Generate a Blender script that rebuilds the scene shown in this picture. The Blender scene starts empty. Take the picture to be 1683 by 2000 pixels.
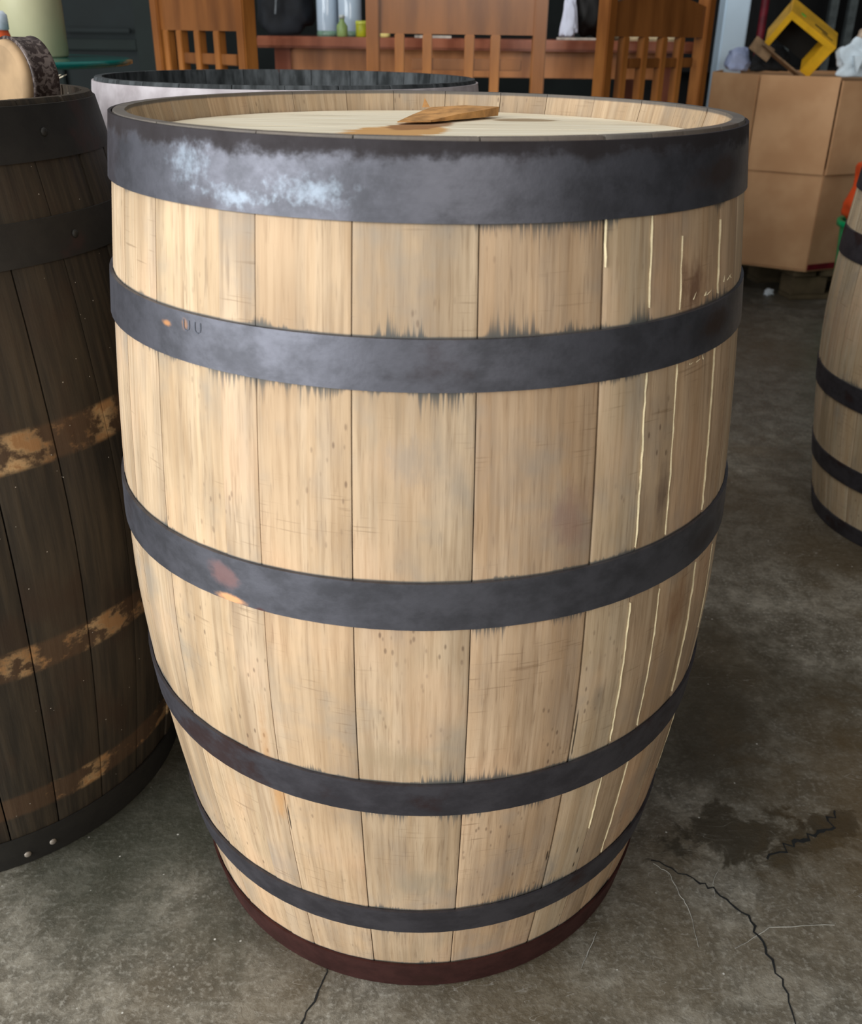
import bpy, bmesh, math, random
import numpy as np
from mathutils import Vector, Matrix
random.seed(7)
R = math.radians
SC = bpy.context.scene
C = SC.collection

# ------------------------------------------------------------------ camera
F_PX, PIT, ROL, YAW = 1844.18, .4699, .0146, .0076
CAM = Vector((0, -.97688, .9536))
fwd = Vector((math.sin(YAW)*math.cos(PIT), math.cos(YAW)*math.cos(PIT), -math.sin(PIT)))
r0 = Vector((math.cos(YAW), -math.sin(YAW), 0)); u0 = r0.cross(fwd)
rx = r0*math.cos(ROL)+u0*math.sin(ROL); ux = -r0*math.sin(ROL)+u0*math.cos(ROL)
cd = bpy.data.cameras.new('camera'); cam = bpy.data.objects.new('camera', cd); C.objects.link(cam)
M = Matrix((rx, ux, -fwd)).transposed().to_4x4(); M.translation = CAM
cam.matrix_world = M
cd.sensor_fit = 'HORIZONTAL'; cd.sensor_width = 36; cd.lens = 36*F_PX/1683
cd.clip_start = .02; cd.clip_end = 60
cd.dof.use_dof = True; cd.dof.focus_distance = .98; cd.dof.aperture_fstop = 11
SC.camera = cam
def at(px, py, Y=None, z=None):
    """real-world point on the plane y=Y or z=z seen at a photo pixel"""
    d = fwd*F_PX+rx*(px-841.5)-ux*(py-1000)
    t = (z-CAM.z)/d.z if z is not None else (Y-CAM.y)/d.y
    return CAM+d*t

# ------------------------------------------------------------------ light
W = bpy.data.worlds.new('world'); SC.world = W; W.use_nodes = True
bg = W.node_tree.nodes['Background']; bg.inputs[0].default_value = (.66, .68, .72, 1); bg.inputs[1].default_value = .28
def area(name, loc, target, sx, sy, power, col):
    l = bpy.data.lights.new(name, 'AREA'); l.shape = 'RECTANGLE'; l.size = sx; l.size_y = sy
    l.energy = power; l.color = col
    o = bpy.data.objects.new(name, l); C.objects.link(o); o.location = loc
    o.rotation_euler = (Vector(target)-Vector(loc)).to_track_quat('-Z', 'Y').to_euler()
    return o
area('daylight_door', (-2.95, -2.2, 1.40), (0, 0, 1.0), 3.2, 2.7, 222, (.93, .97, 1.0))
area('front_fill', (.7, -4.6, 2.2), (1.3, 2.5, .6), 2.4, 1.8, 75, (1.0, .97, .92))  # added fill behind the camera, brightens the cardboard box and barrel's right side
area('overhead_fill', (-1.2, -.1, 3.4), (-.1, .5, 0), 2.2, 2.0, 46, (1.0, .98, .95))  # added overhead fill to brighten the barrel head, no known source
SC.view_settings.view_transform = 'Standard'; SC.view_settings.look = 'None'
SC.view_settings.exposure = 0.0; SC.view_settings.gamma = 1; SC.view_settings.use_curve_mapping = False

# ------------------------------------------------------------------ node maths helper
def lin(*c):
    return tuple(((v/255+.055)/1.055)**2.4 if v > 10 else v/255/12.92 for v in c)+(1,)
class S:
    def __init__(s, T, k): s.T = T; s.k = k
    def _m(s, op, o=None, o2=None, clamp=False):
        n = s.T.nodes.new('ShaderNodeMath'); n.operation = op; n.use_clamp = clamp
        for i, v in enumerate((s, o, o2)):
            if v is None: continue
            if isinstance(v, S): s.T.links.new(v.k, n.inputs[i])
            else: n.inputs[i].default_value = v
        return S(s.T, n.outputs[0])
    def __add__(s, o): return s._m('ADD', o)
    __radd__ = __add__
    def __mul__(s, o): return s._m('MULTIPLY', o)
    __rmul__ = __mul__
    def __sub__(s, o): return s._m('SUBTRACT', o)
    def __rsub__(s, o): return s._m('MULTIPLY', -1)+o
    def __truediv__(s, o): return s._m('DIVIDE', o)
    def abs(s): return s._m('ABSOLUTE')
    def min(s, o): return s._m('MINIMUM', o)
    def max(s, o): return s._m('MAXIMUM', o)
    def pow(s, o): return s._m('POWER', o)
    def sqrt(s): return s._m('SQRT')
    def step(s, a, b):
        n = s.T.nodes.new('ShaderNodeMapRange'); n.interpolation_type = 'SMOOTHSTEP'
        s.T.links.new(s.k, n.inputs[0]); n.inputs[1].default_value = a; n.inputs[2].default_value = b
        if a > b:
            n.inputs[1].default_value = b; n.inputs[2].default_value = a; n.inputs[3].default_value = 1; n.inputs[4].default_value = 0
        return S(s.T, n.outputs[0])
class Mat:
    def __init__(s, name, rough=.6, metal=0, spec=.5):
        s.m = bpy.data.materials.new(name); s.m.use_nodes = True; s.T = s.m.node_tree
        s.b = s.T.nodes['Principled BSDF']
        s.b.inputs['Roughness'].default_value = rough; s.b.inputs['Metallic'].default_value = metal
        s.b.inputs['Specular IOR Level'].default_value = spec
    def coord(s, kind='Object'):
        n = s.T.nodes.new('ShaderNodeTexCoord'); x = s.T.nodes.new('ShaderNodeSeparateXYZ')
        s.T.links.new(n.outputs[kind], x.inputs[0]); return [S(s.T, x.outputs[i]) for i in range(3)]
    def val(s, v):
        n = s.T.nodes.new('ShaderNodeValue'); n.outputs[0].default_value = v; return S(s.T, n.outputs[0])
    def rnd(s):
        n = s.T.nodes.new('ShaderNodeObjectInfo'); return S(s.T, n.outputs['Random'])
    def ocol(s):
        n = s.T.nodes.new('ShaderNodeObjectInfo'); return n.outputs['Color']
    def vec(s, x, y, z=0):
        n = s.T.nodes.new('ShaderNodeCombineXYZ')
        for i, v in enumerate((x, y, z)):
            if isinstance(v, S): s.T.links.new(v.k, n.inputs[i])
            else: n.inputs[i].default_value = v
        return n.outputs[0]
    def noise(s, v, scale=1, detail=3, rough=.55, dist=0):
        n = s.T.nodes.new('ShaderNodeTexNoise'); s.T.links.new(v, n.inputs['Vector'])
        n.inputs['Scale'].default_value = scale; n.inputs['Detail'].default_value = detail
        n.inputs['Roughness'].default_value = rough; n.inputs['Distortion'].default_value = dist
        return S(s.T, n.outputs[0])
    def voro(s, v, scale=1):
        n = s.T.nodes.new('ShaderNodeTexVoronoi'); s.T.links.new(v, n.inputs['Vector']); n.inputs['Scale'].default_value = scale
        return S(s.T, n.outputs['Distance'])
    def mix(s, f, a, b, mode='MIX'):
        n = s.T.nodes.new('ShaderNodeMix'); n.data_type = 'RGBA'; n.blend_type = mode
        for i, v in ((0, f), (6, a), (7, b)):
            if isinstance(v, S): s.T.links.new(v.k, n.inputs[i])
            elif isinstance(v, (tuple, float, int)): n.inputs[i].default_value = v
            else: s.T.links.new(v, n.inputs[i])
        return n.outputs[2]
    def base(s, c):
        if isinstance(c, tuple): s.b.inputs['Base Color'].default_value = c
        else: s.T.links.new(c, s.b.inputs['Base Color'])
    def rough(s, v): s.T.links.new(v.k, s.b.inputs['Roughness'])
    def bump(s, h, strength=.3, dist=.001):
        n = s.T.nodes.new('ShaderNodeBump'); n.inputs['Strength'].default_value = strength; n.inputs['Distance'].default_value = dist
        s.T.links.new(h.k, n.inputs['Height']); s.T.links.new(n.outputs[0], s.b.inputs['Normal'])
def plain(name, col, rough=.6, metal=0, var=.15, scale=30, spec=.4, bump=0):
    m = Mat(name, rough, metal, spec); x, y, z = m.coord()
    n = m.noise(m.vec(x, y, z), scale, 3)
    d = tuple(c*(1-var*2) for c in col[:3])+(1,); l = tuple(min(1, c*(1+var)) for c in col[:3])+(1,)
    m.base(m.mix(n.step(.3, .7), d, l))
    if bump: m.bump(n, bump, .002)
    return m.m

# ------------------------------------------------------------------ object helpers
def link(name, me, mat, parent=None, smooth=False, loc=None):
    o = bpy.data.objects.new(name, me); C.objects.link(o)
    if mat is not None and len(me.materials) == 0: me.materials.append(mat)
    if smooth:
        for p in me.polygons: p.use_smooth = True
    if parent is not None: o.parent = parent
    if loc is not None: o.location = loc
    return o
def mesh(name, V, Fc, UV=None):
    me = bpy.data.meshes.new(name); me.from_pydata([tuple(v) for v in V], [], Fc); me.update()
    if UV is not None:
        l = me.uv_layers.new(name='UVMap')
        for i, lp in enumerate(me.loops): l.data[i].uv = UV[lp.vertex_index]
    bm = bmesh.new(); bm.from_mesh(me); bmesh.ops.recalc_face_normals(bm, faces=bm.faces); bm.to_mesh(me); bm.free()
    return me
def tag(o, label, cat, group=None):
    o['label'] = label; o['category'] = cat
    if group: o['group'] = group
    return o
def thing(name, label, cat, loc=(0, 0, 0), rz=0, group=None):
    o = bpy.data.objects.new(name, None); C.objects.link(o); o.location = loc; o.rotation_euler = (0, 0, rz)
    o.empty_display_size = .05
    return tag(o, label, cat, group)
def bm_box(bm, c, s, rot=None, bev=0):
    g = bmesh.ops.create_cube(bm, size=1)['verts']
    for v in g:
        v.co = Vector((v.co.x*s[0], v.co.y*s[1], v.co.z*s[2]))
    if bev:
        es = list({e for v in g for e in v.link_edges})
        g = list({v for f in bmesh.ops.bevel(bm, geom=es, offset=bev, segments=2, affect='EDGES')['faces'] for v in f.verts}|{v for v in g if v.is_valid})
    for v in g:
        if rot: v.co = rot @ v.co
        v.co += Vector(c)
    return g
def box(name, c, s, mat, parent=None, rot=None, bev=.002):
    bm = bmesh.new(); bm_box(bm, (0, 0, 0), s, None, bev)
    me = bpy.data.meshes.new(name); bm.to_mesh(me); bm.free()
    o = link(name, me, mat, parent); o.location = c
    if rot: o.rotation_euler = rot
    return o
def lathe(name, prof, mat, parent=None, n=32, loc=None, rot=None, smooth=True):
    V = []; Fc = []
    for r, z in prof:
        for k in range(n):
            a = 2*math.pi*k/n; V.append((r*math.cos(a), r*math.sin(a), z))
    m = len(prof)
    for i in range(m-1):
        for k in range(n):
            Fc.append((i*n+k, i*n+(k+1) % n, (i+1)*n+(k+1) % n, (i+1)*n+k))
    Fc.append(tuple(range(n))); Fc.append(tuple((m-1)*n+k for k in range(n)))
    me = mesh(name, V, Fc); o = link(name, me, mat, parent, smooth)
    if smooth:
        me.polygons[-1].use_smooth = False; me.polygons[-2].use_smooth = False
        for e in me.edges:
            pass
    if loc is not None: o.location = loc
    if rot is not None: o.rotation_euler = rot
    return o
def prism(name, poly, z0, z1, mat, parent=None):
    n = len(poly)
    V = [(p[0], p[1], z0) for p in poly]+[(p[0], p[1], z1) for p in poly]
    Fc = [tuple(range(n)), tuple(range(n, 2*n))]+[(i, (i+1) % n, n+(i+1) % n, n+i) for i in range(n)]
    return link(name, mesh(name, V, Fc), mat, parent)

# ================================================================== MATERIALS
# hoop layout of the hero barrel: (z_top, z_bottom, tilt_x, tilt_y)
HH = .89
HOOPS = [(.8892, .836, -.0044, .004), (.7564, .7172, -.0001, .0062), (.5518, .5086, .0085, -.014),
         (.3427, .303, -.0006, .0067), (.1486, .1124, .0141, .002), (.0432, .001, .02, -.004)]
PATCH = [(-93.5, .77, .016), (-78, .77, .018), (-80, .50, .013), (-88, .705, .02), (-66, .832, .02), (-57, .76, .01), (-96, .30, .02), (-70, .30, .012), (-78, .345, .015)]
CRK = [(-114.6, .262, .0011, .020), (-64.9, .205, .0013, .009), (-151, .79, .0012, .012), (-149, .77, .001, .008), (-63.8, .375, .0009, .03), (-57, .19, .0012, .006), (-57, .165, .001, .005)]
def oak_mat(name, hoops, lo=(160, 137, 110), hi=(208, 184, 153), stain=1., blobs=()):
    m = Mat(name, .62, 0, .3); x, y, z = m.coord(); u, v, _ = m.coord('UV'); rn = m.rnd()
    o1 = rn*17.0
    g = m.noise(m.vec(u*230, v*9, o1), 1, 4, .6)          # long fine grain
    g2 = m.noise(m.vec(u*38, v*2.2, o1+3), 1, 3, .5)       # broad streaks
    bl = m.noise(m.vec(u*7, v*5, o1+5), 1, 3)               # cloudy patches
    col = m.mix((g2*.5+bl*.5).step(.33, .67), lin(*lo), lin(*hi))
    col = m.mix(g.step(.40, .70)*.55, col, lin(146, 120, 90))
    pr_ = m.noise(m.vec(u*520, v*26, o1+31), 1, 2, .5)
    col = m.mix(pr_.step(.58, .70)*.35, col, lin(112, 88, 64))
    st = m.noise(m.vec(u*75, v*.9, o1+21), 1, 1)
    col = m.mix(st.step(.45, .6)*.25, col, lin(200, 168, 130))
    gr = m.noise(m.vec(u*11, v*9, o1+9), 1, 4, .6)
    col = m.mix(gr.step(.50, .72)*.6, col, lin(150, 142, 130))
    col = m.mix(bl.step(.50, .70)*.30, col, lin(206, 160, 122))
    b3 = m.noise(m.vec(u*16, v*7, o1+41), 1, 4, .6)
    col = m.mix(b3.step(.54, .74)*.28, col, lin(140, 132, 124))
    # saw / scuff marks across the grain
    sw = m.noise(m.vec(u*22, v*420, o1), 1, 2); swm = m.noise(m.vec(u*12, v*14, o1+11), 1, 2)
    col = m.mix(sw.step(.60, .72)*swm.step(.5, .62)*.45, col, lin(120, 96, 70))
    # dark specks
    vo = m.voro(m.vec(u*140, v*55, o1), 1); spm = m.noise(m.vec(u*9, v*7, o1+2), 1, 2)
    col = m.mix(vo.step(.22, .08)*spm.step(.48, .66)*.6, col, lin(88, 66, 52))
    # iron stain feathering from the hoop edges
    d = None
    for zt, zb, tx, ty in hoops:
        off = x*tx+y*ty
        for e in ((zt, zb) if zt < .87 else (zb,)):
            q = (z-off-e).abs(); d = q if d is None else d.min(q)
    fe = m.noise(m.vec(u*420, v*6, 1.), 1, 4, .7); fm = m.noise(m.vec(u*13, v*8, 4.), 1, 3)
    ms = fm.step(.52, .68)
    if blobs:
        for ba, bz, hw in PATCH: ms = ms.max((u-ba*R(1)*.3).abs().step(hw*1.3, hw*.7)*(z-bz).abs().step(.034, .028))
    L = fe.step(.38, .72)*.030*ms+.0016
    k = (d/L)
    col = m.mix(k.step(1.1, .0)*(.85*stain), col, lin(62, 72, 76))
    col = m.mix((z+fm*.0012).step(HH-.0035, HH-.0015)*.85, col, lin(84, 84, 84))
    for (bu, bv, ru, rv, c, s_) in blobs:
        dd = (((u-bu*R(1)*.3)/ru).pow(2)+((v-bv)/rv).pow(2)).sqrt()
        nn = m.noise(m.vec(u*55, v*22, bu), 1, 5, .65)
        col = m.mix((dd+nn*3.0).step(2.9, 1.5)*s_, col, lin(*c))
    if blobs:
        nc = m.noise(m.vec(u*300, v*90, 2.), 1, 2)
        for ba, bv, ru, rv in CRK:
            dd = (((u-ba*R(1)*.3)/ru).pow(2)+((v-bv)/rv).pow(2)).sqrt()
            col = m.mix((dd+nc*.8).step(1.5, 1.1)*.85, col, lin(40, 30, 22))
    col = m.mix(1.0, col, m.ocol(), 'MULTIPLY')
    m.base(col); m.bump(g+g2*.4, .25, .0012)
    return m.m
def steel_mat(name, blotch=False, rusts=(), tone=(100, 100, 107), rustiness=.3, rough0=.36):
    m = Mat(name, .4, .75, .5); u, v, _ = m.coord('UV'); rn = m.rnd()
    n1 = m.noise(m.vec(u*26, v*34, rn*9), 1, 5, .65); n2 = m.noise(m.vec(u*8, v*9, rn*5+2), 1, 3)
    n3 = m.noise(m.vec(u*170, v*170, rn), 1, 3)
    lo = tuple(int(t*.80) for t in tone)
    col = m.mix(n1.step(.35, .68), lin(*tone), lin(*lo))
    col = m.mix((n2*.7+n1*.3).step(.56, .66)*rustiness*2, col, lin(72, 46, 40))
    ro = n1*.12+rough0+n3*.08+.05
    if blotch:
        # blackened, scaly upper edge and whitish bloom on the flat of the top hoop
        edge = (v+n1*.026+n3*.008).step(.889, .899)
        col = m.mix(edge*.8, col, lin(52, 45, 44)); ro = ro+edge*.25
        for bu, bv, ru, rv in ((-127, .866, .030, .020), (-106, .853, .052, .016), (-118, .846, .05, .010)):
            dd = (((u-bu*R(1)*.3)/ru).pow(2)+((v-bv)/rv).pow(2)).sqrt()
            w = (dd+n3*1.8+n1*1.2).step(2.35, 1.3)*.42
            col = m.mix(w, col, lin(170, 184, 196)); ro = ro+w*.1
    for (bu, bv, ru, rv, c, s_) in rusts:
        dd = (((u-bu*R(1)*.3)/ru).pow(2)+((v-bv)/rv).pow(2)).sqrt()
        w = (dd+n1*1.6+n3*.3).step(1.8, 1.2)*s_
        col = m.mix(w, col, lin(*c)); ro = ro+w*.2
    m.base(col); m.rough(ro); m.bump(n3+n1, .18, .0008)
    m.b.inputs['Metallic'].default_value = .8
    return m.m
OAK = oak_mat('barrel_oak', HOOPS, blobs=[
    (-116, .29, .010, .028, (190, 142, 88), .7), (-117, .36, .006, .05, (176, 130, 82), .6),
    (-110, .325, .010, .008, (112, 110, 112), .7), (-95, .37, .03, .02, (160, 140, 112), .5),
    (-45, .77, .02, .022, (104, 72, 56), .8), (-50, .60, .008, .03, (104, 86, 76), .6),
    (-68, .60, .02, .03, (140, 112, 102), .55), (-92, .66, .02, .02, (150, 140, 128), .5),
    (-141, .80, .006, .02, (96, 76, 60), .7), (-42, .47, .02, .03, (130, 92, 62), .6),
    (-90, .19, .03, .02, (150, 138, 118), .5), (-64, .17, .012, .03, (110, 112, 112), .5),
    (-58, .55, .012, .012, (96, 84, 80), .5), (-60, .41, .006, .02, (110, 100, 90), .4)])
STEEL_TOP = steel_mat('hoop_steel_top', True, rustiness=.10, rusts=[(-38, .858, .07, .02, (70, 54, 46), .7)])
STEEL = steel_mat('hoop_steel', rusts=[(-132.5, .742, .010, .004, (206, 148, 96), .8), (-128, .745, .006, .007, (190, 140, 100), .5),
    (-122, .535, .022, .018, (142, 108, 104), .7), (-121, .514, .022, .006, (236, 178, 130), .95),
    (-115, .508, .012, .008, (96, 56, 50), .9), (-38, .737, .06, .02, (70, 54, 44), .8), (-36, .53, .05, .02, (66, 56, 50), .5)], rustiness=.12)
STEEL_LOW = steel_mat('hoop_steel_rusty', tone=(88, 86, 92), rustiness=.3, rough0=.42)
STEEL_RUST = steel_mat('hoop_steel_deep_rust', tone=(84, 52, 48), rustiness=.55, rough0=.55)

def fibre(name, c, rough=.8): return plain(name, lin(*c), rough, var=.1, scale=80)
FIBRE = fibre('raw_fibre', (212, 196, 158))

# head boards of the hero barrel
def head_mat(stained=True):
    m = Mat('head_oak', .5, 0, .35); x, y, z = m.coord(); rn = m.rnd()
    g = m.noise(m.vec(x*5+rn*9, y*120, z), 1, 4, .6); b = m.noise(m.vec(x*4, y*16, rn*8), 1, 3)
    col = m.mix(g.step(.3, .7), lin(226, 212, 182), lin(244, 236, 214))
    col = m.mix(b.step(.5, .75)*.6, col, lin(170, 152, 122))
    if not stained:
        m.base(col); return m.m
    # orange spirit stain spreading from the splintered piece
    n = m.noise(m.vec(x*30, y*45, 2.), 1, 4, .6); n2 = m.noise(m.vec(x*22+5, y*60, 7.), 1, 4, .6)
    d1 = (((x+.030-y*.25)/.050).pow(2)+((y-.0)/.075).pow(2)).sqrt()
    col = m.mix((d1+n*.9).step(1.5, 1.25)*.9, col, lin(206, 152, 84))
    d2 = (((x+.008-(y-.07)*.3)/.030).pow(2)+((y-.065)/.055).pow(2)).sqrt()
    col = m.mix((d2+n2*.9).step(1.5, 1.25)*.85, col, lin(150, 104, 66))
    d3 = (((x-.105)/.040).pow(2)+((y-.150)/.022).pow(2)).sqrt()
    col = m.mix((d3+n2*.9).step(1.5, 1.2)*.8, col, lin(140, 112, 76))
    m.base(col); m.bump(g, .2, .001); return m.m
HEAD = head_mat(); HEAD_PLAIN = head_mat(False)

# ================================================================== STRUCTURE
def floor_mat():
    m = Mat('concrete_floor', .5, 0, .4); x, y, z = m.coord()
    a = m.noise(m.vec(x, y, 0.), 2.2, 5, .6); b = m.noise(m.vec(x, y, 3.), 14, 6, .7, .6); c = m.noise(m.vec(x, y, 9.), 160, 3, .6)
    f = m.noise(m.vec(x, y, 5.), 55, 5, .72, .4)
    col = m.mix(b.step(.32, .68), lin(92, 86, 74), lin(148, 142, 128))
    col = m.mix(f.step(.42, .62)*.55, col, lin(84, 80, 70))
    col = m.mix(c.step(.48, .72)*.55, col, lin(176, 172, 160))
    col = m.mix(a.step(.45, .62)*.6, col, lin(94, 80, 58))
    # oily stains with their own outline, plus painted shade and darker zones (world positions)
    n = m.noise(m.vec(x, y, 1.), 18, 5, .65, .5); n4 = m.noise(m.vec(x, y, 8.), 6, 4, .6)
    def blob(cx, cy, rx_, ry_, w, hi, lo_, s_, c_):
        nonlocal col
        dd = (((x-cx)/rx_).pow(2)+((y-cy)/ry_).pow(2)).sqrt()
        col = m.mix((dd+w).step(hi, lo_)*s_, col, lin(*c_))
    blob(.45, -.045, .20, .075, n*3.2, 2.35, 1.95, .85, (46, 39, 24))
    blob(.555, -.02, .07, .035, n*3.6, 2.6, 2.3, .85, (28, 28, 24))
    blob(.46, .24, .30, .30, n4*2.4+n*.9, 2.95, 1.75, .85, (50, 42, 24))  # damp patch, with the front barrel's cast shadow painted into it
    blob(.75, .9, .8, .40, n4*2.0+n*.6, 2.6, 1.5, .6, (58, 48, 32))
    blob(.62, .02, .18, .25, n4*2.0+n*1.0, 2.6, 1.7, .6, (88, 70, 42))
    blob(0, 2.2, 3.2, 1.1, n4*.8, 1.5, .9, .45, (62, 62, 60))  # broad darker zone across the far floor
    blob(-.34, -.02, .34, .24, n4*1.6, 2.0, 1.0, .8, (54, 56, 46))  # painted shade on the floor between the left and front barrels
    # sparse light grit and wandering scratches
    v1 = m.voro(m.vec(x, y, 0.), 55); s1 = m.noise(m.vec(x, y, 6.), 30, 1)
    col = m.mix(v1.step(.10, .04)*s1.step(.55, .62)*.9, col, lin(205, 202, 192))
    w1 = m.noise(m.vec(x*3, y*14, 2.), 3.0, 2, .5, 1.2)
    col = m.mix((w1-.5).abs().step(.004, .0)*a.step(.48, .6)*.35, col, lin(190, 186, 176))
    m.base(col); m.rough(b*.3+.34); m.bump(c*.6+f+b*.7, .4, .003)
    return m.m
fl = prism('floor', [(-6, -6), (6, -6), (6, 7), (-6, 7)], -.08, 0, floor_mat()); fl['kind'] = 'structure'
CRACK = plain('crack_dark', lin(26, 27, 26), .9); SCR = plain('scratch_pale', lin(168, 165, 155), .8)
def strip(name, pts, w, mat, jag=.3, z=.0006, seed=1):
    rr = random.Random(seed); P = []
    for (a, b) in zip(pts[:-1], pts[1:]):
        for k in range(6):
            t = k/6; P.append(Vector((a[0]+(b[0]-a[0])*t, a[1]+(b[1]-a[1])*t)))
    P.append(Vector(pts[-1])); V = []; Fc = []
    for i, p in enumerate(P):
        q = P[min(i+1, len(P)-1)]-P[max(i-1, 0)]; nrm = Vector((-q.y, q.x)).normalized()
        j = rr.uniform(-jag, jag)*w*2; t = i/(len(P)-1)
        ww = w*(.35+.65*math.sin(math.pi*min(max(t, .08), .92)))*rr.uniform(.5, 1.2)
        for s in (-1, 1):
            V.append((p.x+nrm.x*(j+s*ww), p.y+nrm.y*(j+s*ww), z))
        for s in (-1, 1):
            V.append((p.x+nrm.x*(j+s*ww), p.y+nrm.y*(j+s*ww), z-.001))
        if i:
            a = (i-1)*4; b = i*4
            Fc += [(a, a+1, b+1, b), (a, b, b+2, a+2), (a+1, b+1, b+3, a+3), (a+2, a+3, b+3, b+2)]
    Fc += [(0, 1, 3, 2), (len(V)-4, len(V)-3, len(V)-1, len(V)-2)]
    return link(name, mesh(name, V, Fc), mat, fl)
strip('crack', [(.30, -.088), (.345, -.12), (.371, -.138), (.398, -.176), (.404, -.22), (.412, -.27), (.407, -.33)], .0016, CRACK, 1.0)
strip('crack', [(-.103, -.245), (-.112, -.28), (-.126, -.32), (-.128, -.36)], .0012, CRACK, .8, seed=2)
strip('crack', [(.575, -.002), (.55, -.03), (.52, -.045), (.49, -.06), (.45, -.085)], .0028, CRACK, 1.4, seed=3)
strip('scratch', [(.211, -.200), (.198, -.225), (.185, -.249)], .0006, SCR, .4, seed=4)
strip('scratch', [(.300, -.095), (.318, -.112), (.322, -.14), (.329, -.165), (.328, -.22)], .0004, SCR, 1.2, seed=5)
strip('scratch', [(.37, -.222), (.42, -.192), (.5, -.187)], .0004, SCR, 1.0, seed=6)
strip('scratch', [(.385, -.10), (.37, -.125), (.365, -.15)], .0004, SCR, 1.0, seed=7)

WALLD = plain('dark_wall', lin(22, 28, 27), .9, scale=4)  # shade of the unlit interior put into the near-black wall colour
wb = prism('wall_back', [(-6, 5.2), (6, 5.2), (6, 5.35), (-6, 5.35)], 0, 3.2, WALLD); wb['kind'] = 'structure'
wr = prism('wall_right', [(4.6, -4), (4.75, -4), (4.75, 5.2), (4.6, 5.2)], 0, 3.2, WALLD); wr['kind'] = 'structure'
pc = at(1443, 0, Y=3.45)
pil = box('trim_1', (pc.x, 3.5, 1.6), (.105, .10, 3.2), plain('pale_blue_paint', lin(206, 228, 244), .5, var=.04, scale=4), bev=.006); pil['kind'] = 'structure'
tag(pil, 'pale blue painted square pillar rising behind the right hand chair', 'pillar')

# ================================================================== BARRELS
RT = [.2896]
def profile(z, Rt=None, Rb=.3249, pt=1.7438, Rl=.2706, pl=1.6159):
    u = 2*z/HH-1; Rt = Rt or RT[0]
    return Rb-(Rb-(Rt if u > 0 else Rl))*abs(u)**(pt if u > 0 else pl)
def stave_mesh(a0, a1, gap0, gap1, nz=26, na=5, th=.024, dr=0.):
    V = []; UV = []; idx = {}
    zs = [0, .004]+[HH*k/nz for k in range(1, nz)]+[HH-.004, HH]
    for side in (0, 1):
        for i, z in enumerate(zs):
            r = profile(z)+dr
            if i in (0, len(zs)-1): r -= .001
            if side: r = r-th+(0.014*max(0, (z-(HH-.035))/.035) if z > HH-.035 else 0)
            for j in range(na+1):
                t = j/na; g = gap0*(1-t)-gap1*t
                a = a0+(a1-a0)*t+(g/r)
                rr_ = r-(.0005 if j in (0, na) and not side else 0)
                # two extra-tight columns keep the rounded arris narrow
                if j == 1: a = a0+gap0/r+.0022/r
                if j == na-1: a = a1-gap1/r-.0022/r
                idx[side, i, j] = len(V); V.append((rr_*math.cos(a), rr_*math.sin(a), z)); UV.append((a*.3, z))
    Fc = []
    n = len(zs)
    for i in range(n-1):
        for j in range(na):
            Fc.append((idx[0, i, j], idx[0, i, j+1], idx[0, i+1, j+1], idx[0, i+1, j]))
            Fc.append((idx[1, i, j], idx[1, i+1, j], idx[1, i+1, j+1], idx[1, i, j+1]))
        for j in (0, na): Fc.append((idx[0, i, j], idx[0, i+1, j], idx[1, i+1, j], idx[1, i, j]))
    for i in (0, n-1):
        for j in range(na): Fc.append((idx[0, i, j], idx[1, i, j], idx[1, i, j+1], idx[0, i, j+1]))
    return mesh('stave', V, Fc, UV)
def hoop_mesh(zt, zb, tx, ty, th=.0028, n=96, nz=3, dr=.0, floor=None):
    V = []; UV = []; Fc = []; m = 2*(nz+1)
    for k in range(n+1):
        a = R(90)-2*math.pi*k/n; ring = []
        for i in range(nz+1):
            z = zt+(zb-zt)*i/nz; rb = profile(min(max(z, 0), HH))+dr
            zz = z+tx*rb*math.cos(a)+ty*rb*math.sin(a)
            zz = min(max(zz, .0005), HH-.0004)
            r = profile(zz)+dr+.0004
            ring.append((r+th, zz))
        full = ring+[(r-th, z) for r, z in reversed(ring)]
        for r, z in full: V.append((r*math.cos(a), r*math.sin(a), z)); UV.append((a*.3, z))
        if k:
            for i in range(m):
                j = (i+1) % m; A = (k-1)*m; B = k*m
                Fc.append((A+i, B+i, B+j, A+j))
    Fc += [tuple(range(m)), tuple(n*m+i for i in range(m))]
    return mesh('hoop', V, Fc, UV)
def shade_auto(o, ang=35):
    me = o.data
    for p in me.polygons: p.use_smooth = True
    me.set_sharp_from_angle(angle=R(ang))
RIV = lathe('rivet_source', [(.0045, 0), (.0045, .0008), (.003, .0022), (.001, .0026)], None, n=10).data
bpy.data.objects.remove(bpy.data.objects['rivet_source'])
def rivet(parent, az, z, mat, dr=.0032):
    me = RIV.copy(); me.materials.clear(); me.materials.append(mat)
    o = link('rivet', me, mat, parent); r = profile(z)+dr
    o.location = (r*math.cos(az), r*math.sin(az), z); o.rotation_euler = (0, R(90), az); return o
def head_planks(root, mat, z, n, rad, th=.018, ang=0, seed=3, name='head_board'):
    rr = random.Random(seed); cuts = [-1]
    for k in range(1, n): cuts.append(-1+2*k/n+rr.uniform(-.04, .04))
    cuts.append(1)
    for a, b in zip(cuts[:-1], cuts[1:]):
        y0 = a*rad+.0004; y1 = b*rad-.0004; P = []
        ys = [y0+(y1-y0)*t/6 for t in range(7)]
        for y in ys: P.append((math.sqrt(max(0, rad*rad-y*y))+1e-4, y))
        for y in reversed(ys): P.append((-math.sqrt(max(0, rad*rad-y*y))-1e-4, y))
        o = prism(name, P, z-th, z-rr.uniform(0, .0008), mat, root); o.rotation_euler = (0, 0, ang)
        o.color = tuple([rr.uniform(.92, 1)]*3)+(1,)

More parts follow.
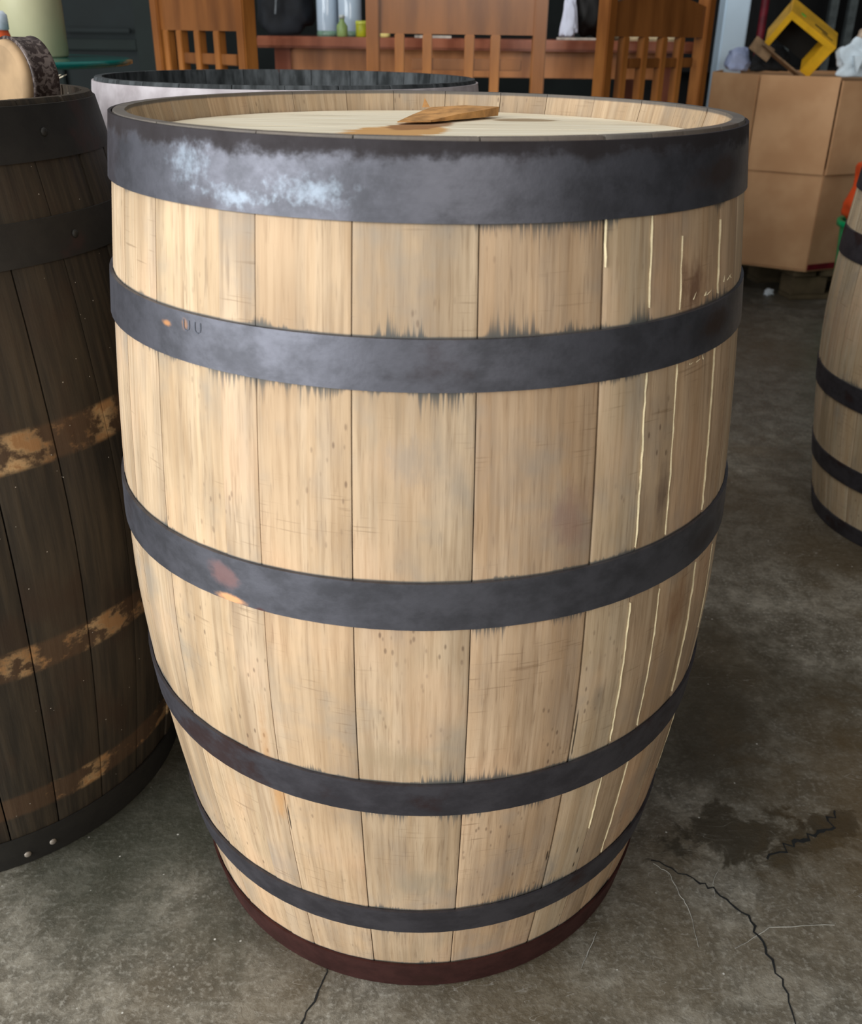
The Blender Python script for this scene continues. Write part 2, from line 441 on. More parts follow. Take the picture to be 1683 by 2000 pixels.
# ---- hero barrel
hero = thing('wooden_barrel', 'large pale oak barrel in front with six dark steel hoops and bare wooden top', 'barrel')
J = [-136.3, -121.5, -115, -100.4, -83, -64.3, -55.5, -48.5, -36.5, -27, -16, -4, 8, 21, 33, 47, 60, 72, 86, 99, 111, 125, 138, 150, 163, 176, 188, 199, 211, 223.7]
GAP = {-136.3: .0008, -64.3: .0011, -83: .0005, -100.4: .0004, -121.5: .0002, -115: .0003}
TINT = {0: (1.02, 1.0, .96), 1: (1, .98, .97), 2: (1, .96, .92), 3: (.96, .95, .94), 4: (.96, .90, .86), 5: (.98, 1.0, 1.0), 6: (.82, .78, .74), 7: (.84, .78, .73), 8: (.76, .70, .66)}
staves = []
for i in range(len(J)-1):
    o = link('stave', stave_mesh(R(J[i]), R(J[i+1]), GAP.get(J[i], .0003), GAP.get(J[i+1] if i < len(J)-2 else -136.3, .0003), dr=random.uniform(-.0007, .0007)), OAK, hero)
    shade_auto(o, 40)
    t = TINT.get(i, (random.uniform(.85, 1),)*3); o.color = t+(1,); staves.append(o)
def splinter(az, z0, z1, w, seed, par):
    rr = random.Random(seed); n = max(6, int((z1-z0)/.008)); V = []; Fc = []
    for k in range(n+1):
        z = z0+(z1-z0)*k/n; r = profile(z); a = R(az)+rr.uniform(-.0003, .0003)/r*1.6
        ww = w*rr.uniform(.35, 1.15)*(0.3 if k in (0, n) else 1); hgt = rr.uniform(.0002, .0009)
        for da, dr in ((-ww, -.001), (0, hgt), (ww, -.001)):
            V.append(((r+dr)*math.cos(a+da/r), (r+dr)*math.sin(a+da/r), z))
        if k:
            A = (k-1)*3; B = k*3
            Fc += [(A, A+1, B+1, B), (A+1, A+2, B+2, B+1), (A+2, A, B, B+2)]
    Fc += [(0, 1, 2), (n*3, n*3+1, n*3+2)]
    return link('splinter', mesh('splinter', V, Fc), FIBRE, par)
for az, si, segs in ((-55.5, 5, [(.765, .833), (.56, .714), (.345, .505), (.22, .30)]), (-48.5, 6, [(.758, .815), (.56, .715), (.345, .505), (.155, .30)]),
                     (-36.5, 7, [(.76, .82), (.56, .715), (.35, .505)]), (-27, 8, [(.40, .5), (.2, .3)])):
    for k, (a, b) in enumerate(segs): splinter(az, a, b, .00055, si*10+k, staves[si])
splinter(-64.0, .80, .846, .0011, 5, staves[4])
for zz_, az_ in ((.765, -44), (.712, -44), (.77, -35)):        # tufts of torn fibre beside the second hoop
    for q in range(4):
        a = R(az_+random.uniform(-2.5, 2.5)); r = profile(zz_)+.004
        p0 = Vector((r*math.cos(a), r*math.sin(a), zz_)); p1 = p0+Vector((random.uniform(-.004, .004), random.uniform(-.003, 0), random.uniform(.002, .007)))
        dv = (p1-p0).cross(Vector((math.cos(a), math.sin(a), 0))).normalized()*.0003; up = Vector((math.cos(a), math.sin(a), 0))*.0006
        link('splinter', mesh('splinter', [p0-dv, p0+dv, p0+up, p1], [(0, 1, 2), (0, 1, 3), (1, 2, 3), (2, 0, 3)]), FIBRE, staves[6])
hs = []
for i, (zt, zb, tx, ty) in enumerate(HOOPS):
    mt = STEEL_TOP if i == 0 else STEEL if i < 3 else STEEL_LOW if i < 5 else STEEL_RUST
    o = link('hoop', hoop_mesh(zt, zb, tx, ty), mt, hero); shade_auto(o, 40); hs.append(o)
    zc = (zt+zb)/2
    for s in (-1, 1): rivet(o, R(150), zc+s*(zt-zb)*.22, mt)
for k, a in enumerate((-127.6, -125.2)):                        # two faint stamped U marks on the second hoop
    z0 = .7445; V = []; Fc = []; pts = []
    for t in range(9):
        th = math.pi*t/8; pts.append((-.0032*math.cos(th), -.0035*math.sin(th)))
    pts = [(-.0032, .005)]+pts+[(.0032, .005)]
    r = profile(z0)+.0034
    for (dx, dz) in pts:
        for w in (-.0006, .0006):
            aa = R(a)+(dx+w)/r; rr_ = profile(z0+dz)+.00355
            V.append((rr_*math.cos(aa), rr_*math.sin(aa), z0+dz+(w if abs(dx) < .002 else 0)))
    Fc = [(2*i, 2*i+1, 2*i+3, 2*i+2) for i in range(len(pts)-1)]
    link('stamped_mark', mesh('stamped_mark', V, Fc), plain('stamp_dark', lin(92, 95, 104), .6, .5), hs[1])
head_planks(hero, HEAD, HH-.021, 7, profile(HH)-.017)
head_planks(hero, HEAD, .05, 5, profile(.05)-.026)
# splintered scrap on the head
CH = plain('chip_wood', lin(190, 140, 84), .7, var=.18, scale=60, bump=.5)
zh = HH-.0205
base_ = [(-.032, .068), (.002, .078), (.034, .118), (.062, .152), (.078, .178), (.040, .188), (.002, .180), (-.018, .125)]
hts = [.002, .003, .007, .009, .0105, .011, .009, .005]
chip = thing('wood_chip', 'splintered orange-brown piece of broken wood lying on the barrel top', 'wood piece', (0, .12, zh))
n = len(base_); mid = (.03, .145, .0085)
V = [(x, y-.12, .0012) for x, y in base_]+[(x+random.uniform(-.001, .001), y-.12, h) for (x, y), h in zip(base_, hts)]+[(mid[0], mid[1]-.12, mid[2])]
Fc = [tuple(range(n))]+[(n+i, n+(i+1) % n, 2*n) for i in range(n)]+[(i, (i+1) % n, n+(i+1) % n, n+i) for i in range(n)]
link('chip_body', mesh('chip_body', V, Fc), CH, chip)
tip = Vector((-.004, .070, .012))
link('upright_sliver', mesh('upright_sliver', [tip+Vector((-.004, 0, -.004)), tip+Vector((.005, 0, -.004)), tip+Vector((0, .004, -.004)), tip+Vector((-.001, 0, .006))], [(0, 1, 2), (0, 1, 3), (1, 2, 3), (2, 0, 3)]), CH, chip)

# ---- old dark barrel on the left
def dark_oak():
    m = Mat('dark_weathered_oak', .6, 0, .35); x, y, z = m.coord(); u, v, _ = m.coord('UV'); rn = m.rnd()
    g = m.noise(m.vec(u*120, v*7, rn*9), 1, 4, .6); b = m.noise(m.vec(u*14, v*9, rn*4), 1, 4)
    col = m.mix(g.step(.3, .7), lin(44, 38, 30), lin(66, 56, 43))
    col = m.mix(b.step(.5, .7)*.6, col, lin(58, 42, 30))
    n = m.noise(m.vec(u*34, v*40, 3.), 1, 4, .65); nb = m.noise(m.vec(u*9, v*3, 6.), 1, 2)
    for zc, hw, k in ((.567, .019, 1.0), (.322, .018, .62), (.107, .017, .75)):
        bandm = (v-zc).abs().step(hw+.004, hw-.003)
        w = bandm*(n*.6+nb*.7).step(.76-.16*k, .82-.10*k)
        col = m.mix(w, col, m.mix(n.step(.45, .6), lin(212, 176, 126), lin(164, 122, 78)))
        col = m.mix(bandm*.25, col, lin(120, 84, 54))
    sp = m.voro(m.vec(u*60, v*60, 0.), 1)
    col = m.mix(sp.step(.05, .03)*.8, col, lin(190, 180, 165))
    m.base(col); m.bump(g+b, .5, .0015); return m.m
DOAK = dark_oak(); DSTEEL = steel_mat('dark_painted_hoop', tone=(40, 37, 32), rustiness=.25, rough0=.5)
DSTEEL.node_tree.nodes['Principled BSDF'].inputs['Metallic'].default_value = .15
RT[0] = .268
lb = thing('wooden_barrel', 'dark weathered brown barrel at the left edge with light bare patches', 'barrel', (-.645, .13, 0))
LJ = [-74, -61, -49, -36.5, -24, -9, 5]
a = 18
while a < 280: LJ.append(a); a += random.uniform(10, 15)
LJ.append(286)
for i in range(len(LJ)-1):
    o = link('stave', stave_mesh(R(LJ[i]), R(LJ[i+1]), .0008, .0008, nz=18, dr=random.uniform(-.0015, .0015)), DOAK, lb); shade_auto(o, 40)
for zt, zb in ((.885, .835), (.783, .742), (.052, .001)):
    o = link('hoop', hoop_mesh(zt, zb, 0, 0), DSTEEL, lb); shade_auto(o, 40)
    if zb > .7: rivet(o, R(-20), (zt+zb)/2, DSTEEL)
    else:
        RM = plain('rivet_worn', lin(150, 140, 128), .5, .3)
        rivet(o, R(-58), .018, RM); rivet(o, R(-51.5), .022, RM)
head_planks(lb, DOAK, HH-.03, 6, profile(HH)-.017, ang=.6)
RT[0] = .2896
# ---- pale barrel on the right
H3 = [(.884, .832, 0, 0), (.735, .69, 0, 0), (.617, .566, 0, 0), (.338, .292, 0, 0), (.166, .124, 0, 0), (.036, .001, 0, 0)]
OAK3 = oak_mat('grey_oak', H3, (176, 158, 128), (206, 192, 166))
rb = thing('wooden_barrel', 'pale greyish oak barrel cut off by the right edge of the view', 'barrel', (1.155, .9, 0))
a = 150.
RJ = []
while a < 500: RJ.append(a); a += random.uniform(10, 15)
RJ.append(510)
for i in range(len(RJ)-1):
    o = link('stave', stave_mesh(R(RJ[i]), R(RJ[i+1]), .0007, .0007, nz=18, dr=random.uniform(-.001, .001)), OAK3, rb); shade_auto(o, 40)
    v = random.uniform(.86, 1.03); o.color = (v, v*.98, v*.96, 1)
for h in H3:
    o = link('hoop', hoop_mesh(*h), STEEL_LOW, rb); shade_auto(o, 40)
head_planks(rb, HEAD_PLAIN, HH-.021, 6, profile(HH)-.017, ang=.3)
# ---- open barrel behind
H4 = [(.885, .80, 0, 0), (.74, .70, 0, 0), (.55, .51, 0, 0), (.34, .30, 0, 0), (.15, .11, 0, 0), (.043, .001, 0, 0)]
CHAR = Mat('charred_oak', .75, 0, .3); x, y, z = CHAR.coord(); u, v, _ = CHAR.coord('UV'); rn = CHAR.rnd()
CHAR.base(CHAR.mix(CHAR.noise(CHAR.vec(u*60, v*18, rn*7), 1, 4).step(.3, .75), lin(30, 34, 35), lin(84, 88, 90))); CHAR = CHAR.m
GALV = Mat('galvanised_band', .5, .1, .5); u, v, _ = GALV.coord('UV')
GALV.base(GALV.mix(GALV.noise(GALV.vec(u*30, v*30, 0.), 1, 4).step(.3, .7), lin(176, 166, 168), lin(206, 198, 200))); GALV = GALV.m
bb = thing('wooden_barrel', 'open-topped charred barrel with pale metal band standing just behind the front barrel', 'barrel', (-.218, .640, 0))
a = 0.
while a < 359:
    b = a+random.uniform(11, 16)
    if b > 348: b = 360
    o = link('stave', stave_mesh(R(a), R(b), .0006, .0006, nz=14), CHAR, bb); shade_auto(o, 40); a = b
for i, h in enumerate(H4):
    o = link('hoop', hoop_mesh(*h), GALV if i == 0 else STEEL_LOW, bb); shade_auto(o, 40)
head_planks(bb, CHAR, .05, 5, profile(.05)-.026)

# ================================================================== THINGS ON THE LEFT
TAN = plain('tan_paper', lin(176, 146, 110), .8, var=.12, scale=22, bump=.4)
m = Mat('printed_foil_band', .4, .2, .5); x, y, z = m.coord(); n = m.noise(m.vec(x, y, z), 140, 3, .6, 1.)
m.base(m.mix(n.step(.45, .58), lin(52, 40, 36), lin(104, 92, 86))); BAND = m.m
p = at(20, 152, Y=.13)
roll = thing('tin_roll', 'round tin with tan face and dark printed band lying on the dark barrel', 'tin', (p.x, p.y, HH-.030+.0425))
dirv = Vector((.62, .78, 0)); rot = dirv.to_track_quat('Z', 'Y').to_euler()
lathe('face', [(.034, -.007), (.0385, -.004), (.0395, .003)], TAN, roll, 40, rot=rot)
lathe('band', [(.0400, .002), (.0425, .003), (.0415, .006), (.0412, .028), (.0425, .031), (.0400, .033)], BAND, roll, 40, rot=rot)
CREAM = plain('cream_paper', lin(222, 212, 186), .8, var=.06)
def scrap(name, label, pts, z0, h, mat, cat='paper'):
    o = thing(name, label, cat, (pts[0][0], pts[0][1], z0)); n = len(pts)
    V = [(x-pts[0][0], y-pts[0][1], .0005+hh) for (x, y), hh in zip(pts, h)]
    V += [(a, b, c+.0015) for a, b, c in V]
    link('sheet', mesh('sheet', V, [tuple(range(n)), tuple(range(n, 2*n))]+[(i, (i+1) % n, n+(i+1) % n, n+i) for i in range(n)]), mat, o); return o
def pz(px, py, z): q = at(px, py, z=z); return (q.x, q.y)
zl = HH-.028
scrap('paper_scrap', 'crumpled cream paper scrap on the dark barrel beside the tin', [(-.437, .115), (-.416, .145), (-.411, .185), (-.425, .215), (-.436, .19), (-.440, .15)], zl, [.002, .030, .043, .041, .030, .010], CREAM)
scrap('paper_scrap', 'thin cream paper strip leaning at the inner rim of the dark barrel', [(-.462, .225), (-.422, .222), (-.425, .243), (-.465, .250)], zl, [.024, .040, .041, .022], CREAM)

# round glass table
gt = thing('glass_table', 'round teal-edged glass table top on a metal pedestal behind the dark barrel', 'table', (-1.06, 1.12, 0))
GL = Mat('teal_glass', .08, 0, .6); GL.base(lin(24, 150, 140)); GL.b.inputs['Transmission Weight'].default_value = .6; GL = GL.m
GREY = plain('grey_metal', lin(110, 112, 112), .4, .6)
lathe('table_top', [(.44, .884), (.448, .888), (.448, .894), (.44, .897)], GL, gt, 64)
lathe('pedestal', [(.035, .01), (.03, .05), (.03, .86), (.10, .884)], GREY, gt, 24)
lathe('base', [(.24, 0), (.24, .008), (.05, .022)], GREY, gt, 40)
def on_table(px, Y, z=.897): q = at(px, 60, Y=Y); return (q.x, Y, z)
CR = plain('cream_plastic', lin(188, 182, 146), .5, var=.05, scale=8)
p = on_table(64, 1.22)
jug = thing('plastic_tub', 'tall cream plastic cylinder standing on the round glass table', 'container', p)
lathe('body', [(.060, 0), (.0645, .004), (.0645, .19), (.060, .2)], CR, jug, 40)
lathe('lid', [(.064, .198), (.067, .2), (.067, .222), (.062, .226)], plain('lid_white', lin(210, 214, 200), .5), jug, 40)
bt = thing('spray_bottle', 'small white bottle with orange label on the glass table at the left edge', 'bottle', (at(-8, 60, Y=1.0).x, 1.0, .897))
lathe('body', [(.024, 0), (.026, .003), (.026, .035), (.022, .05)], plain('label_orange', lin(214, 88, 40), .5), bt, 24)
lathe('cap', [(.020, .048), (.024, .052), (.024, .075), (.018, .082)], plain('cap_white', lin(214, 226, 238), .4), bt, 24)

# ================================================================== CABINET, CHAIRS, TABLE
CG = plain('dark_green_paint', lin(14, 26, 23), .8, var=.12, scale=6); CG2 = plain('dark_slate_panel', lin(15, 25, 25), .8, var=.15, scale=5)
cxl, cxr = at(60, 60, Y=2.75).x, at(311, 60, Y=2.75).x
cab = thing('storage_cabinet', 'dark green cabinet with a recessed panel behind the left chair', 'cabinet', ((cxl+cxr)/2, 2.95, 0))
wd = cxr-cxl
box('body', (0, .02, .75), (wd, .36, 1.5), CG2, cab, bev=.004)
for s in (-1, 1): box('stile', (s*(wd/2-.045), -.172, .75), (.09, .03, 1.5), CG, cab, bev=.004)
for z in (.10, .52, .90, 1.36): box('rail', (0, -.170, z), (wd-.18, .026, .035), CG, cab, bev=.003)
for z in (.55, .945): box('pull_handle', (0, -.196, z), (wd*.55, .02, .014), CG2, cab, bev=.003)
def wood_mat(name, c1, c2, rough=.26):
    m = Mat(name, rough, 0, .5); x, y, z = m.coord(); n = m.noise(m.vec(x*16, y*16, z*3), 1, 4, .5)
    m.base(m.mix(n.step(.3, .7), lin(*c1), lin(*c2))); return m.m
CW = wood_mat('chair_varnish', (124, 74, 32), (176, 114, 56)); CWD = wood_mat('chair_panel_varnish', (104, 62, 28), (138, 86, 42))
SEATM = plain('seat_pad', lin(50, 40, 34), .7)
def chair(px, Y, phi, w, label, slats):
    p = at(px, 100, Y=Y)
    t = thing('counter_chair', label, 'chair', (p.x, Y, 0), phi, 'slat-back chairs at the high table')
    def q(name, c, s, mt=CW, rot=None, bev=.003): return box(name, c, s, mt, t, rot, bev)
    q('back_post', (.016, 0, .545), (.032, .042, 1.09)); q('back_post', (w-.016, 0, .545), (.032, .042, 1.09))
    # back panel with a gently arched crest
    n = 12; P = [(.032+(w-.064)*i/n, 1.03+.028*math.sin(math.pi*i/n)) for i in range(n+1)]; P = [(.032, .95)]+P+[(w-.032, .95)]
    V = [(x, -.010, z) for x, z in P]+[(x, .012, z) for x, z in P]; k = len(P)
    link('back_panel', mesh('back_panel', V, [tuple(range(k)), tuple(range(k, 2*k))]+[(i, (i+1) % k, k+(i+1) % k, k+i) for i in range(k)]), CWD, t)
    for s in slats: q('slat', (s*w, 0, .80), (.024, .024, .30), bev=.002)
    q('cross_rail', (w*.56, .001, .884), (w*.62, .018, .026), CWD, bev=.002)
    q('lower_rail', (w/2, 0, .650), (w-.064, .024, .05), CWD)
    q('seat', (w/2, .195, .62), (w-.01, .34, .045), SEATM, bev=.012)
    for xx in (.02, w-.02): q('front_leg', (xx, .345, .30), (.034, .034, .60))
    for xx in (.02, w-.02): q('side_stretcher', (xx, .18, .22), (.02, .30, .025))
    q('foot_rail', (w/2, .345, .27), (w-.07, .022, .03))
    return t
chair(716, 1.60, 0, .437, 'brown slat-back chair in the middle, back square to the viewer, before the table', (.185, .34, .575, .72))
pR = at(482, 100, Y=1.66)
wl = .40; phl = R(-42); xl = pR.x+.012-wl*math.cos(phl); yl = 1.66-wl*math.sin(phl)
c = chair(400, 1.6, phl, wl, 'left brown slat-back chair turned to its right, beside the dark green cabinet', (.12, .27, .47, .68)); c.location = (xl, yl, 0)
chair(1172, 1.86, R(40), .47, 'right brown slat-back chair turned sideways in front of the pale blue pillar', (.20, .38, .56, .73))

TT = wood_mat('table_mahogany', (118, 64, 44), (160, 98, 72), .2); TA = wood_mat('table_apron', (150, 92, 48), (198, 130, 76), .3)
tx0, tx1 = at(498, 80, Y=2.22).x, at(1372, 85, Y=2.22).x
tb = thing('counter_table', 'long high mahogany table behind the three chairs', 'table', ((tx0+tx1)/2, 2.62, 0)); tw = tx1-tx0
box('table_top', (0, 0, .922), (tw, .80, .032), TT, tb, bev=.006)
box('apron', (0, -.33, .868), (tw-.10, .022, .076), TA, tb); box('apron', (0, .33, .868), (tw-.10, .022, .076), TA, tb)
for sx in (-1, 1):
    box('apron', (sx*(tw/2-.06), 0, .868), (.022, .60, .076), TA, tb)
    for sy in (-1, 1): box('leg', (sx*(tw/2-.075), sy*.33, .453), (.05, .05, .906), TT, tb)
ZT = .938
BK = plain('black_fabric', lin(20, 24, 30), .8, var=.3, scale=12, bump=.6)
def blob(name, cx, cy, z0, sx, sy, sz, mat, seed, parent=None, amp=.18, taper=.25):
    """soft lumpy solid standing on z0"""
    bm = bmesh.new(); bmesh.ops.create_icosphere(bm, subdivisions=4, radius=1); rr = random.Random(seed)
    ph = [rr.uniform(0, 6) for _ in range(9)]
    for v in bm.verts:
        c = v.co.copy(); d = 1+amp*(math.sin(3*c.x+ph[0])*math.sin(4*c.y+ph[1])+.5*math.sin(7*c.z+ph[2]+3*c.x)+.35*math.sin(11*c.x+ph[3])*math.sin(9*c.z+ph[4]))
        e = Vector([math.copysign(abs(q)**.6, q) for q in c])*d*.8
        t = 1-taper*(e.z+1)/2
        v.co = Vector((e.x*sx*t, e.y*sy*t, max(e.z+.86, 0)*sz/1.7))
    me = bpy.data.meshes.new(name); bm.to_mesh(me); bm.free()
    return link(name, me, mat, parent, True, (cx, cy, z0))
p = at(556, 30, Y=2.48); bag = thing('black_bag', 'black fabric bag standing on the left end of the high table', 'bag', (p.x, 2.48, ZT))
blob('body', 0, 0, 0, .12, .08, .24, BK, 3, bag, .10, .15)
box('strap', (-.01, -.083, .13), (.006, .006, .14), plain('strap_grey', lin(90, 96, 100), .6), bag, (0, .12, 0), .001)
GLJ = Mat('backlit_glass', .05, 0, .5); GLJ.base(lin(196, 214, 230)); GLJ.b.inputs['Transmission Weight'].default_value = .25; GLJ = GLJ.m  # brightness from behind the jars put into the pale blue glass colour
for px, Y, r, h, lab in ((640, 2.44, .034, .19, 'tall clear glass jar on the table next to the black bag'), (684, 2.40, .037, .16, 'wide clear glass jar on the table nearest the middle chair post')):
    p = at(px, 60, Y=Y); j = thing('glass_jar', lab, 'jar', (p.x, Y, ZT))
    lathe('jar_body', [(r*.7, 0), (r*.95, .004), (r, .02), (r, h*.8), (r*.75, h*.92), (r*.75, h)], GLJ, j, 28)
    lathe('jar_base', [(r*1.02, .0), (r*1.04, .006), (r*1.0, .016)], plain('green_glass', lin(120, 150, 130), .2), j, 28)
p = at(706, 60, Y=2.3); j = thing('small_tin', 'small yellow-green tin on the table against the middle chair post', 'tin', (p.x, 2.3, ZT))
lathe('body', [(.016, 0), (.018, .002), (.018, .034), (.016, .036)], plain('lime', lin(178, 180, 40), .4), j, 20)
lathe('lid', [(.0185, .034), (.019, .036), (.019, .043), (.016, .045)], plain('lime_lid', lin(210, 214, 80), .4), j, 20)
for px, lab in ((668, 'small pale green bottle between the two glass jars'),):
    p = at(px, 60, Y=2.30); j = thing('green_bottle', lab, 'bottle', (p.x, 2.30, ZT))
    lathe('body', [(.015, 0), (.017, .002), (.017, .03), (.008, .042), (.008, .05)], plain('palegreen', lin(150, 176, 110), .3), j, 20)
    lathe('cap', [(.009, .05), (.009, .058), (.008, .06)], plain('capgrey', lin(200, 205, 200), .4), j, 16)
WH = plain('white_cloth', lin(216, 220, 236), .9, var=.08, scale=10)
p = at(1111, 40, Y=2.42); o = blob('white_cloth', p.x, 2.42, ZT, .036, .04, .13, WH, 8, None, .2, .5); tag(o, 'crumpled white cloth on the table beside the black sack', 'cloth')
p = at(1150, 40, Y=2.5); o = blob('black_sack', p.x, 2.5, ZT, .058, .06, .22, plain('black_plastic', lin(14, 13, 12), .5, var=.2), 12, None, .15, -.2); tag(o, 'black plastic sack on the table left of the right hand chair', 'bag')
p = at(1262, 60, Y=2.6); o = box('cream_box', (p.x, 2.62, ZT+.0705), (.19, .14, .14), plain('cream_card', lin(208, 190, 150), .8), None, bev=.004); tag(o, 'cream cardboard box on the table just behind the right hand chair', 'box')
p = at(752, 70, Y=2.28); o = lathe('yellow_sponge', [(.014, 0), (.016, .003), (.016, .010), (.012, .013)], plain('pale_yellow', lin(226, 206, 128), .8), None, 18, (p.x, 2.28, ZT)); tag(o, 'small round pale yellow sponge on the table behind the middle chair', 'sponge')
for px, lab in ((845, 'flat folded paper on the table seen through the middle chair'), (1125, 'flat folded paper on the table between the middle and right chairs')):
    p = at(px, 72, Y=2.34); o = box('folded_paper', (p.x, 2.34, ZT+.0035), (.10, .09, .007), plain('paperwhite', lin(214, 204, 190), .7), None, (0, 0, .2), .001); tag(o, lab, 'paper')

# ================================================================== RIGHT: BOX, PALLET, RACK, BIN
CB = Mat('corrugated_card', .8, 0, .2); x, y, z = CB.coord(); n = CB.noise(CB.vec(x, y, z), 5, 3); n2 = CB.noise(CB.vec(x*6, y*6, z*90), 1, 2)
CB.base(CB.mix(n.step(.35, .65)*.6+n2*.1, lin(196, 150, 108), lin(222, 178, 134))); CB = CB.m
zt_, zb_ = .828, .128
B_ = at(1487, 142, Y=2.95); C_ = at(1646, 145, Y=2.80); A_ = at(1395, 150, Y=3.22); D_ = at(1850, 150, Y=3.02)
seam = .49
cb = thing('cardboard_box', 'big brown cardboard bin box on a wooden pallet at right', 'box', (C_.x, C_.y, 0))
foot = [Vector((v.x-C_.x, v.y-C_.y)) for v in (A_, B_, C_, D_)]
E_ = Vector((foot[3].x-.05, foot[3].y+.42)); G_ = Vector((foot[0].x+.18, foot[0].y+.42))
foot += [E_, G_]; cen = sum((Vector(v) for v in foot), Vector((0, 0)))/6
def wall_ring(name_, i, z0, z1, off, th=.008):
    a, b = foot[i], foot[(i+1) % 6]; d = (b-a).normalized(); nrm = Vector((d.y, -d.x))
    if (nrm.dot(a-cen)) < 0: nrm = -nrm
    a2, b2 = a+nrm*off, b+nrm*off
    P = [a2+d*.002, b2-d*.002, b2-d*.002-nrm*th, a2+d*.002-nrm*th]
    return prism(name_, P, z0, z1, CB, cb)
for i in range(6):
    wall_ring('lower_panel', i, zb_, seam+.02, 0)
    wall_ring('upper_panel', i, seam, zt_-(.012 if i == 2 else 0), .010)
prism('base_sheet', foot, zb_-.004, zb_+.004, CB, cb)
prism('top_sheet', [cen+(f-cen)*.985 for f in foot], zt_-.016, zt_-.013, CB, cb)
a, b = foot[2], foot[3]; d = (b-a).normalized(); nn_ = Vector((d.y, -d.x))
prism('red_tape', [a+nn_*.001+d*.004, b+nn_*.001, b+nn_*.004, a+nn_*.004+d*.004], zb_+.002, zb_+.024, plain('red_print', lin(120, 24, 34), .6), cb)
PW = plain('pallet_wood', lin(104, 90, 66), .85, scale=14)
PL = Vector((1.475, 2.83))
pal = thing('wooden_pallet', 'rough wooden pallet under the big cardboard box', 'pallet', (PL.x, PL.y, 0), R(8))
for i in range(3):
    for j in range(3): box('block', (.075+i*.32, .06+j*.30, .0585), (.15, .10, .073), PW, pal, bev=.003)
for j in range(3): box('bottom_board', (.395, .06+j*.30, .011), (.79, .10, .022), PW, pal, bev=.003)
for i in range(7): box('deck_board', (.045+i*.117, .36, .1085), (.095, .72, .027), PW, pal, bev=.003)
# yellow open carton, tilted
YM = plain('yellow_card', lin(226, 172, 30), .5, var=.12, scale=10); BKM = plain('black_inside', lin(14, 14, 12), .8)
p = at(1570, 77, Y=2.93)
yc = thing('yellow_carton', 'open yellow carton with black inside tilted on top of the cardboard box', 'box', (p.x, 2.97, p.z))
yc.rotation_euler = (R(24), R(33), R(-6))
L_, H_, D2 = .215, .125, .14; t_ = .022
box('top_side', (0, 0, H_/2), (L_, D2, t_), YM, yc, bev=.002)
box('left_side', (-L_/2+t_/2, 0, 0), (t_, D2-.002, H_), YM, yc, bev=.002)
box('right_side', (L_/2-t_, 0, 0), (t_*1.9, D2-.002, H_), YM, yc, bev=.002)
box('lining', (-t_*.4, .045, -t_*.5), (L_-t_*3, .02, H_-t_), BKM, yc, bev=.001)
box('green_sticker', (-.055, -.02, H_/2+t_/2+.0006), (.02, .014, .001), plain('sticker_green', lin(70, 190, 60), .5), yc, bev=0)
box('printed_bar', (.03, -.02, H_/2+t_/2+.0006), (.06, .012, .001), plain('print_dark', lin(50, 38, 14), .5), yc, bev=0)
box('printed_bar', (.06, -.04, H_/2+t_/2+.0006), (.05, .008, .001), plain('print_dark2', lin(90, 66, 14), .5), yc, bev=0)
KR = plain('kraft_flap', lin(150, 124, 94), .8); TOPZ = zt_+.0006
p = at(1482, 62, Y=3.02)
kf = thing('cardboard_flap', 'bent brown cardboard piece leaning under the yellow carton', 'cardboard', (p.x, 3.05, TOPZ))
box('flap_board', (.03, 0, .085), (.05, .006, .09), KR, kf, (0, R(-58), 0), .001)
box('flap_board', (.11, .0, .045), (.20, .07, .006), KR, kf, (0, R(33), 0), .001)
p = at(1500, 110, Y=3.0)
o = blob('dark_cloth', p.x+.06, 3.14, TOPZ+.002, .10, .05, .10, plain('charcoal_cloth', lin(36, 38, 40), .9), 21, None, .2, .5); tag(o, 'dark grey crumpled cloth in the box beneath the yellow carton', 'cloth')
p = at(1452, 120, Y=2.99)
o = blob('plastic_bag', p.x+.045, 3.22, TOPZ, .07, .05, .09, plain('pale_blue_plastic', lin(170, 184, 220), .4, var=.08), 22, None, .12, .4); tag(o, 'pale blue plastic bag at the left corner of the cardboard box top', 'bag')
p = at(1664, 105, Y=2.80)
wf = thing('frilled_cloth', 'white frilled cloth with beige bundle hanging over the cardboard box corner', 'cloth', (p.x+.045, 2.85, TOPZ))
WB = plain('bright_white_cloth', lin(222, 236, 244), .9, var=.04)
blob('folds', .02, 0, .0, .12, .055, .12, WB, 31, wf, .30, .1)
blob('bundle', .02, .02, .08, .045, .035, .085, plain('beige', lin(196, 176, 156), .8), 33, wf, .12, .3)
o = link('hanging_tail', mesh('hanging_tail', [(-.045, -.075, .07), (-.01, -.075, .07), (-.028, -.080, .015), (-.045, -.055, .07), (-.01, -.055, .07), (-.028, -.066, .015)], [(0, 1, 2), (3, 4, 5), (0, 1, 4, 3), (1, 2, 5, 4), (2, 0, 3, 5)]), WB, wf)

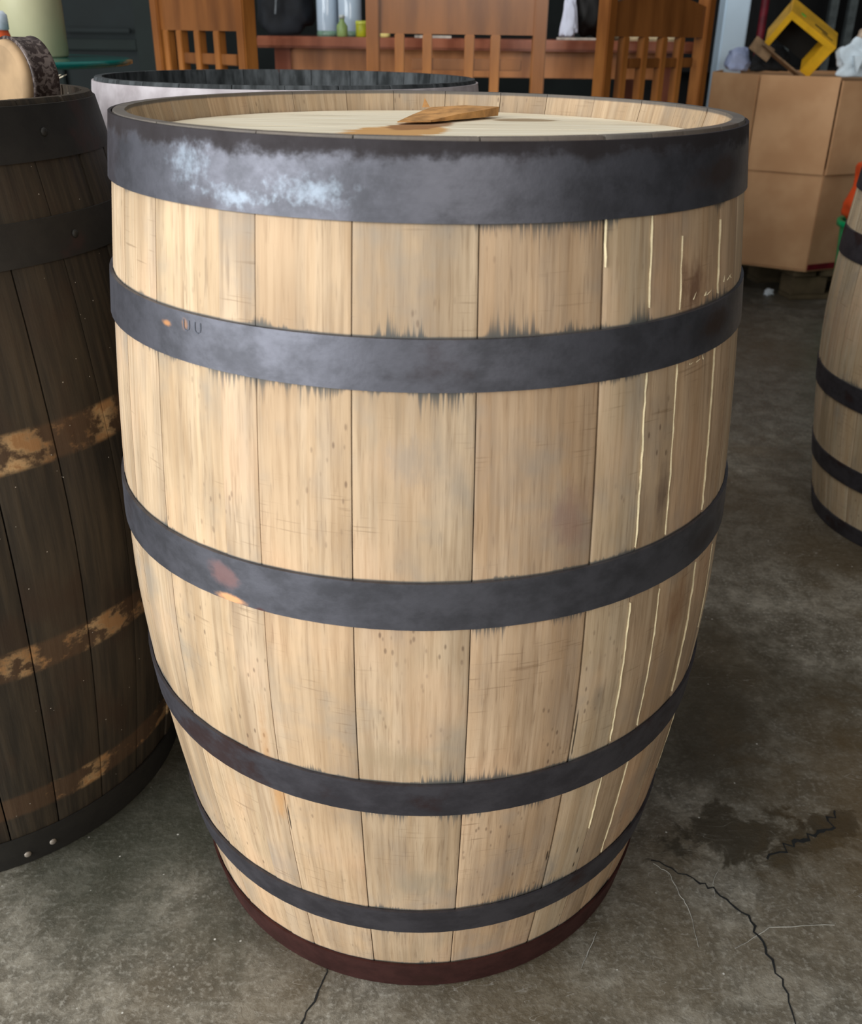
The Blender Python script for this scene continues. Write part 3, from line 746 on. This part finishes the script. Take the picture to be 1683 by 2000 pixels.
# dark shelving with grey uprights at the far right
rk = thing('storage_rack', 'black storage rack with grey uprights behind the cardboard box', 'rack', (at(1700, 40, Y=4.3).x, 4.5, 0))
BL = plain('rack_black', lin(12, 13, 13), .8)
box('back_board', (0, .25, 1.0), (2.3, .03, 2.0), BL, rk)
for px in (1570, 1652, 1690, 1760):
    xx = at(px, 40, Y=4.3).x-rk.location.x
    box('upright', (xx, 0, 1.0), (.04 if px != 1570 else .02, .04, 2.0), plain('rack_grey', lin(96, 104, 104), .5, .3), rk)
for z in (.3, .8, 1.5): box('shelf', (0, .12, z), (2.2, .24, .03), BL, rk)
p = at(1495, 0, Y=4.0)
rp = thing('red_pole', 'dark red pole standing behind the cardboard box beside the pale blue pillar', 'pole', (p.x, 4.0, 0))
lathe('shaft', [(.018, .0), (.018, .02), (.018, 1.6), (.014, 1.61)], plain('dark_red', lin(130, 34, 48), .5), rp, 16)
lathe('foot_cap', [(.022, 0), (.024, .005), (.022, .04)], BL, rp, 16)
# green bin with orange bag
GN = plain('green_plastic', lin(0, 160, 96), .4, var=.1); OR = plain('orange_plastic', lin(240, 86, 36), .5, var=.1, scale=14)
gx = at(1652, 445, Y=2.45).x; zt2 = at(1650, 436, Y=2.45).z
gb = thing('green_bin', 'green plastic bin partly hidden behind the right barrel', 'bin', (gx+.13, 2.50, 0))

V = []; n = 20
prof_ = [(.095, 0), (.10, .01), (.122, zt2-.03), (.124, zt2-.02), (.136, zt2-.02), (.136, zt2), (.12, zt2), (.116, zt2-.02), (.095, .02)]
lathe('body', prof_, GN, gb, 32); lathe('base_ring', [(.102, 0), (.108, .004), (.106, .02)], GN, gb, 32)
ob = blob('orange_bag', gx+.10, 2.50, zt2-.01, .125, .10, .24, OR, 41, None, .2, .35); tag(ob, 'crumpled orange plastic bag sticking out of the green bin', 'bag')
# scraps on the floor
WP = plain('white_scrap', lin(226, 234, 240), .7, var=.05)
for px, py, s, lab in ((1500, 572, .022, 'small crumpled white paper scrap on the floor in front of the cardboard box'), (1636, 533, .018, 'tiny white scrap lying next to the green bin')):
    p = at(px, py+4, z=0); o = blob('paper_scrap', p.x, p.y, 0, s, s*.8, s*1.1, WP, int(px), None, .3, .3); tag(o, lab, 'paper')
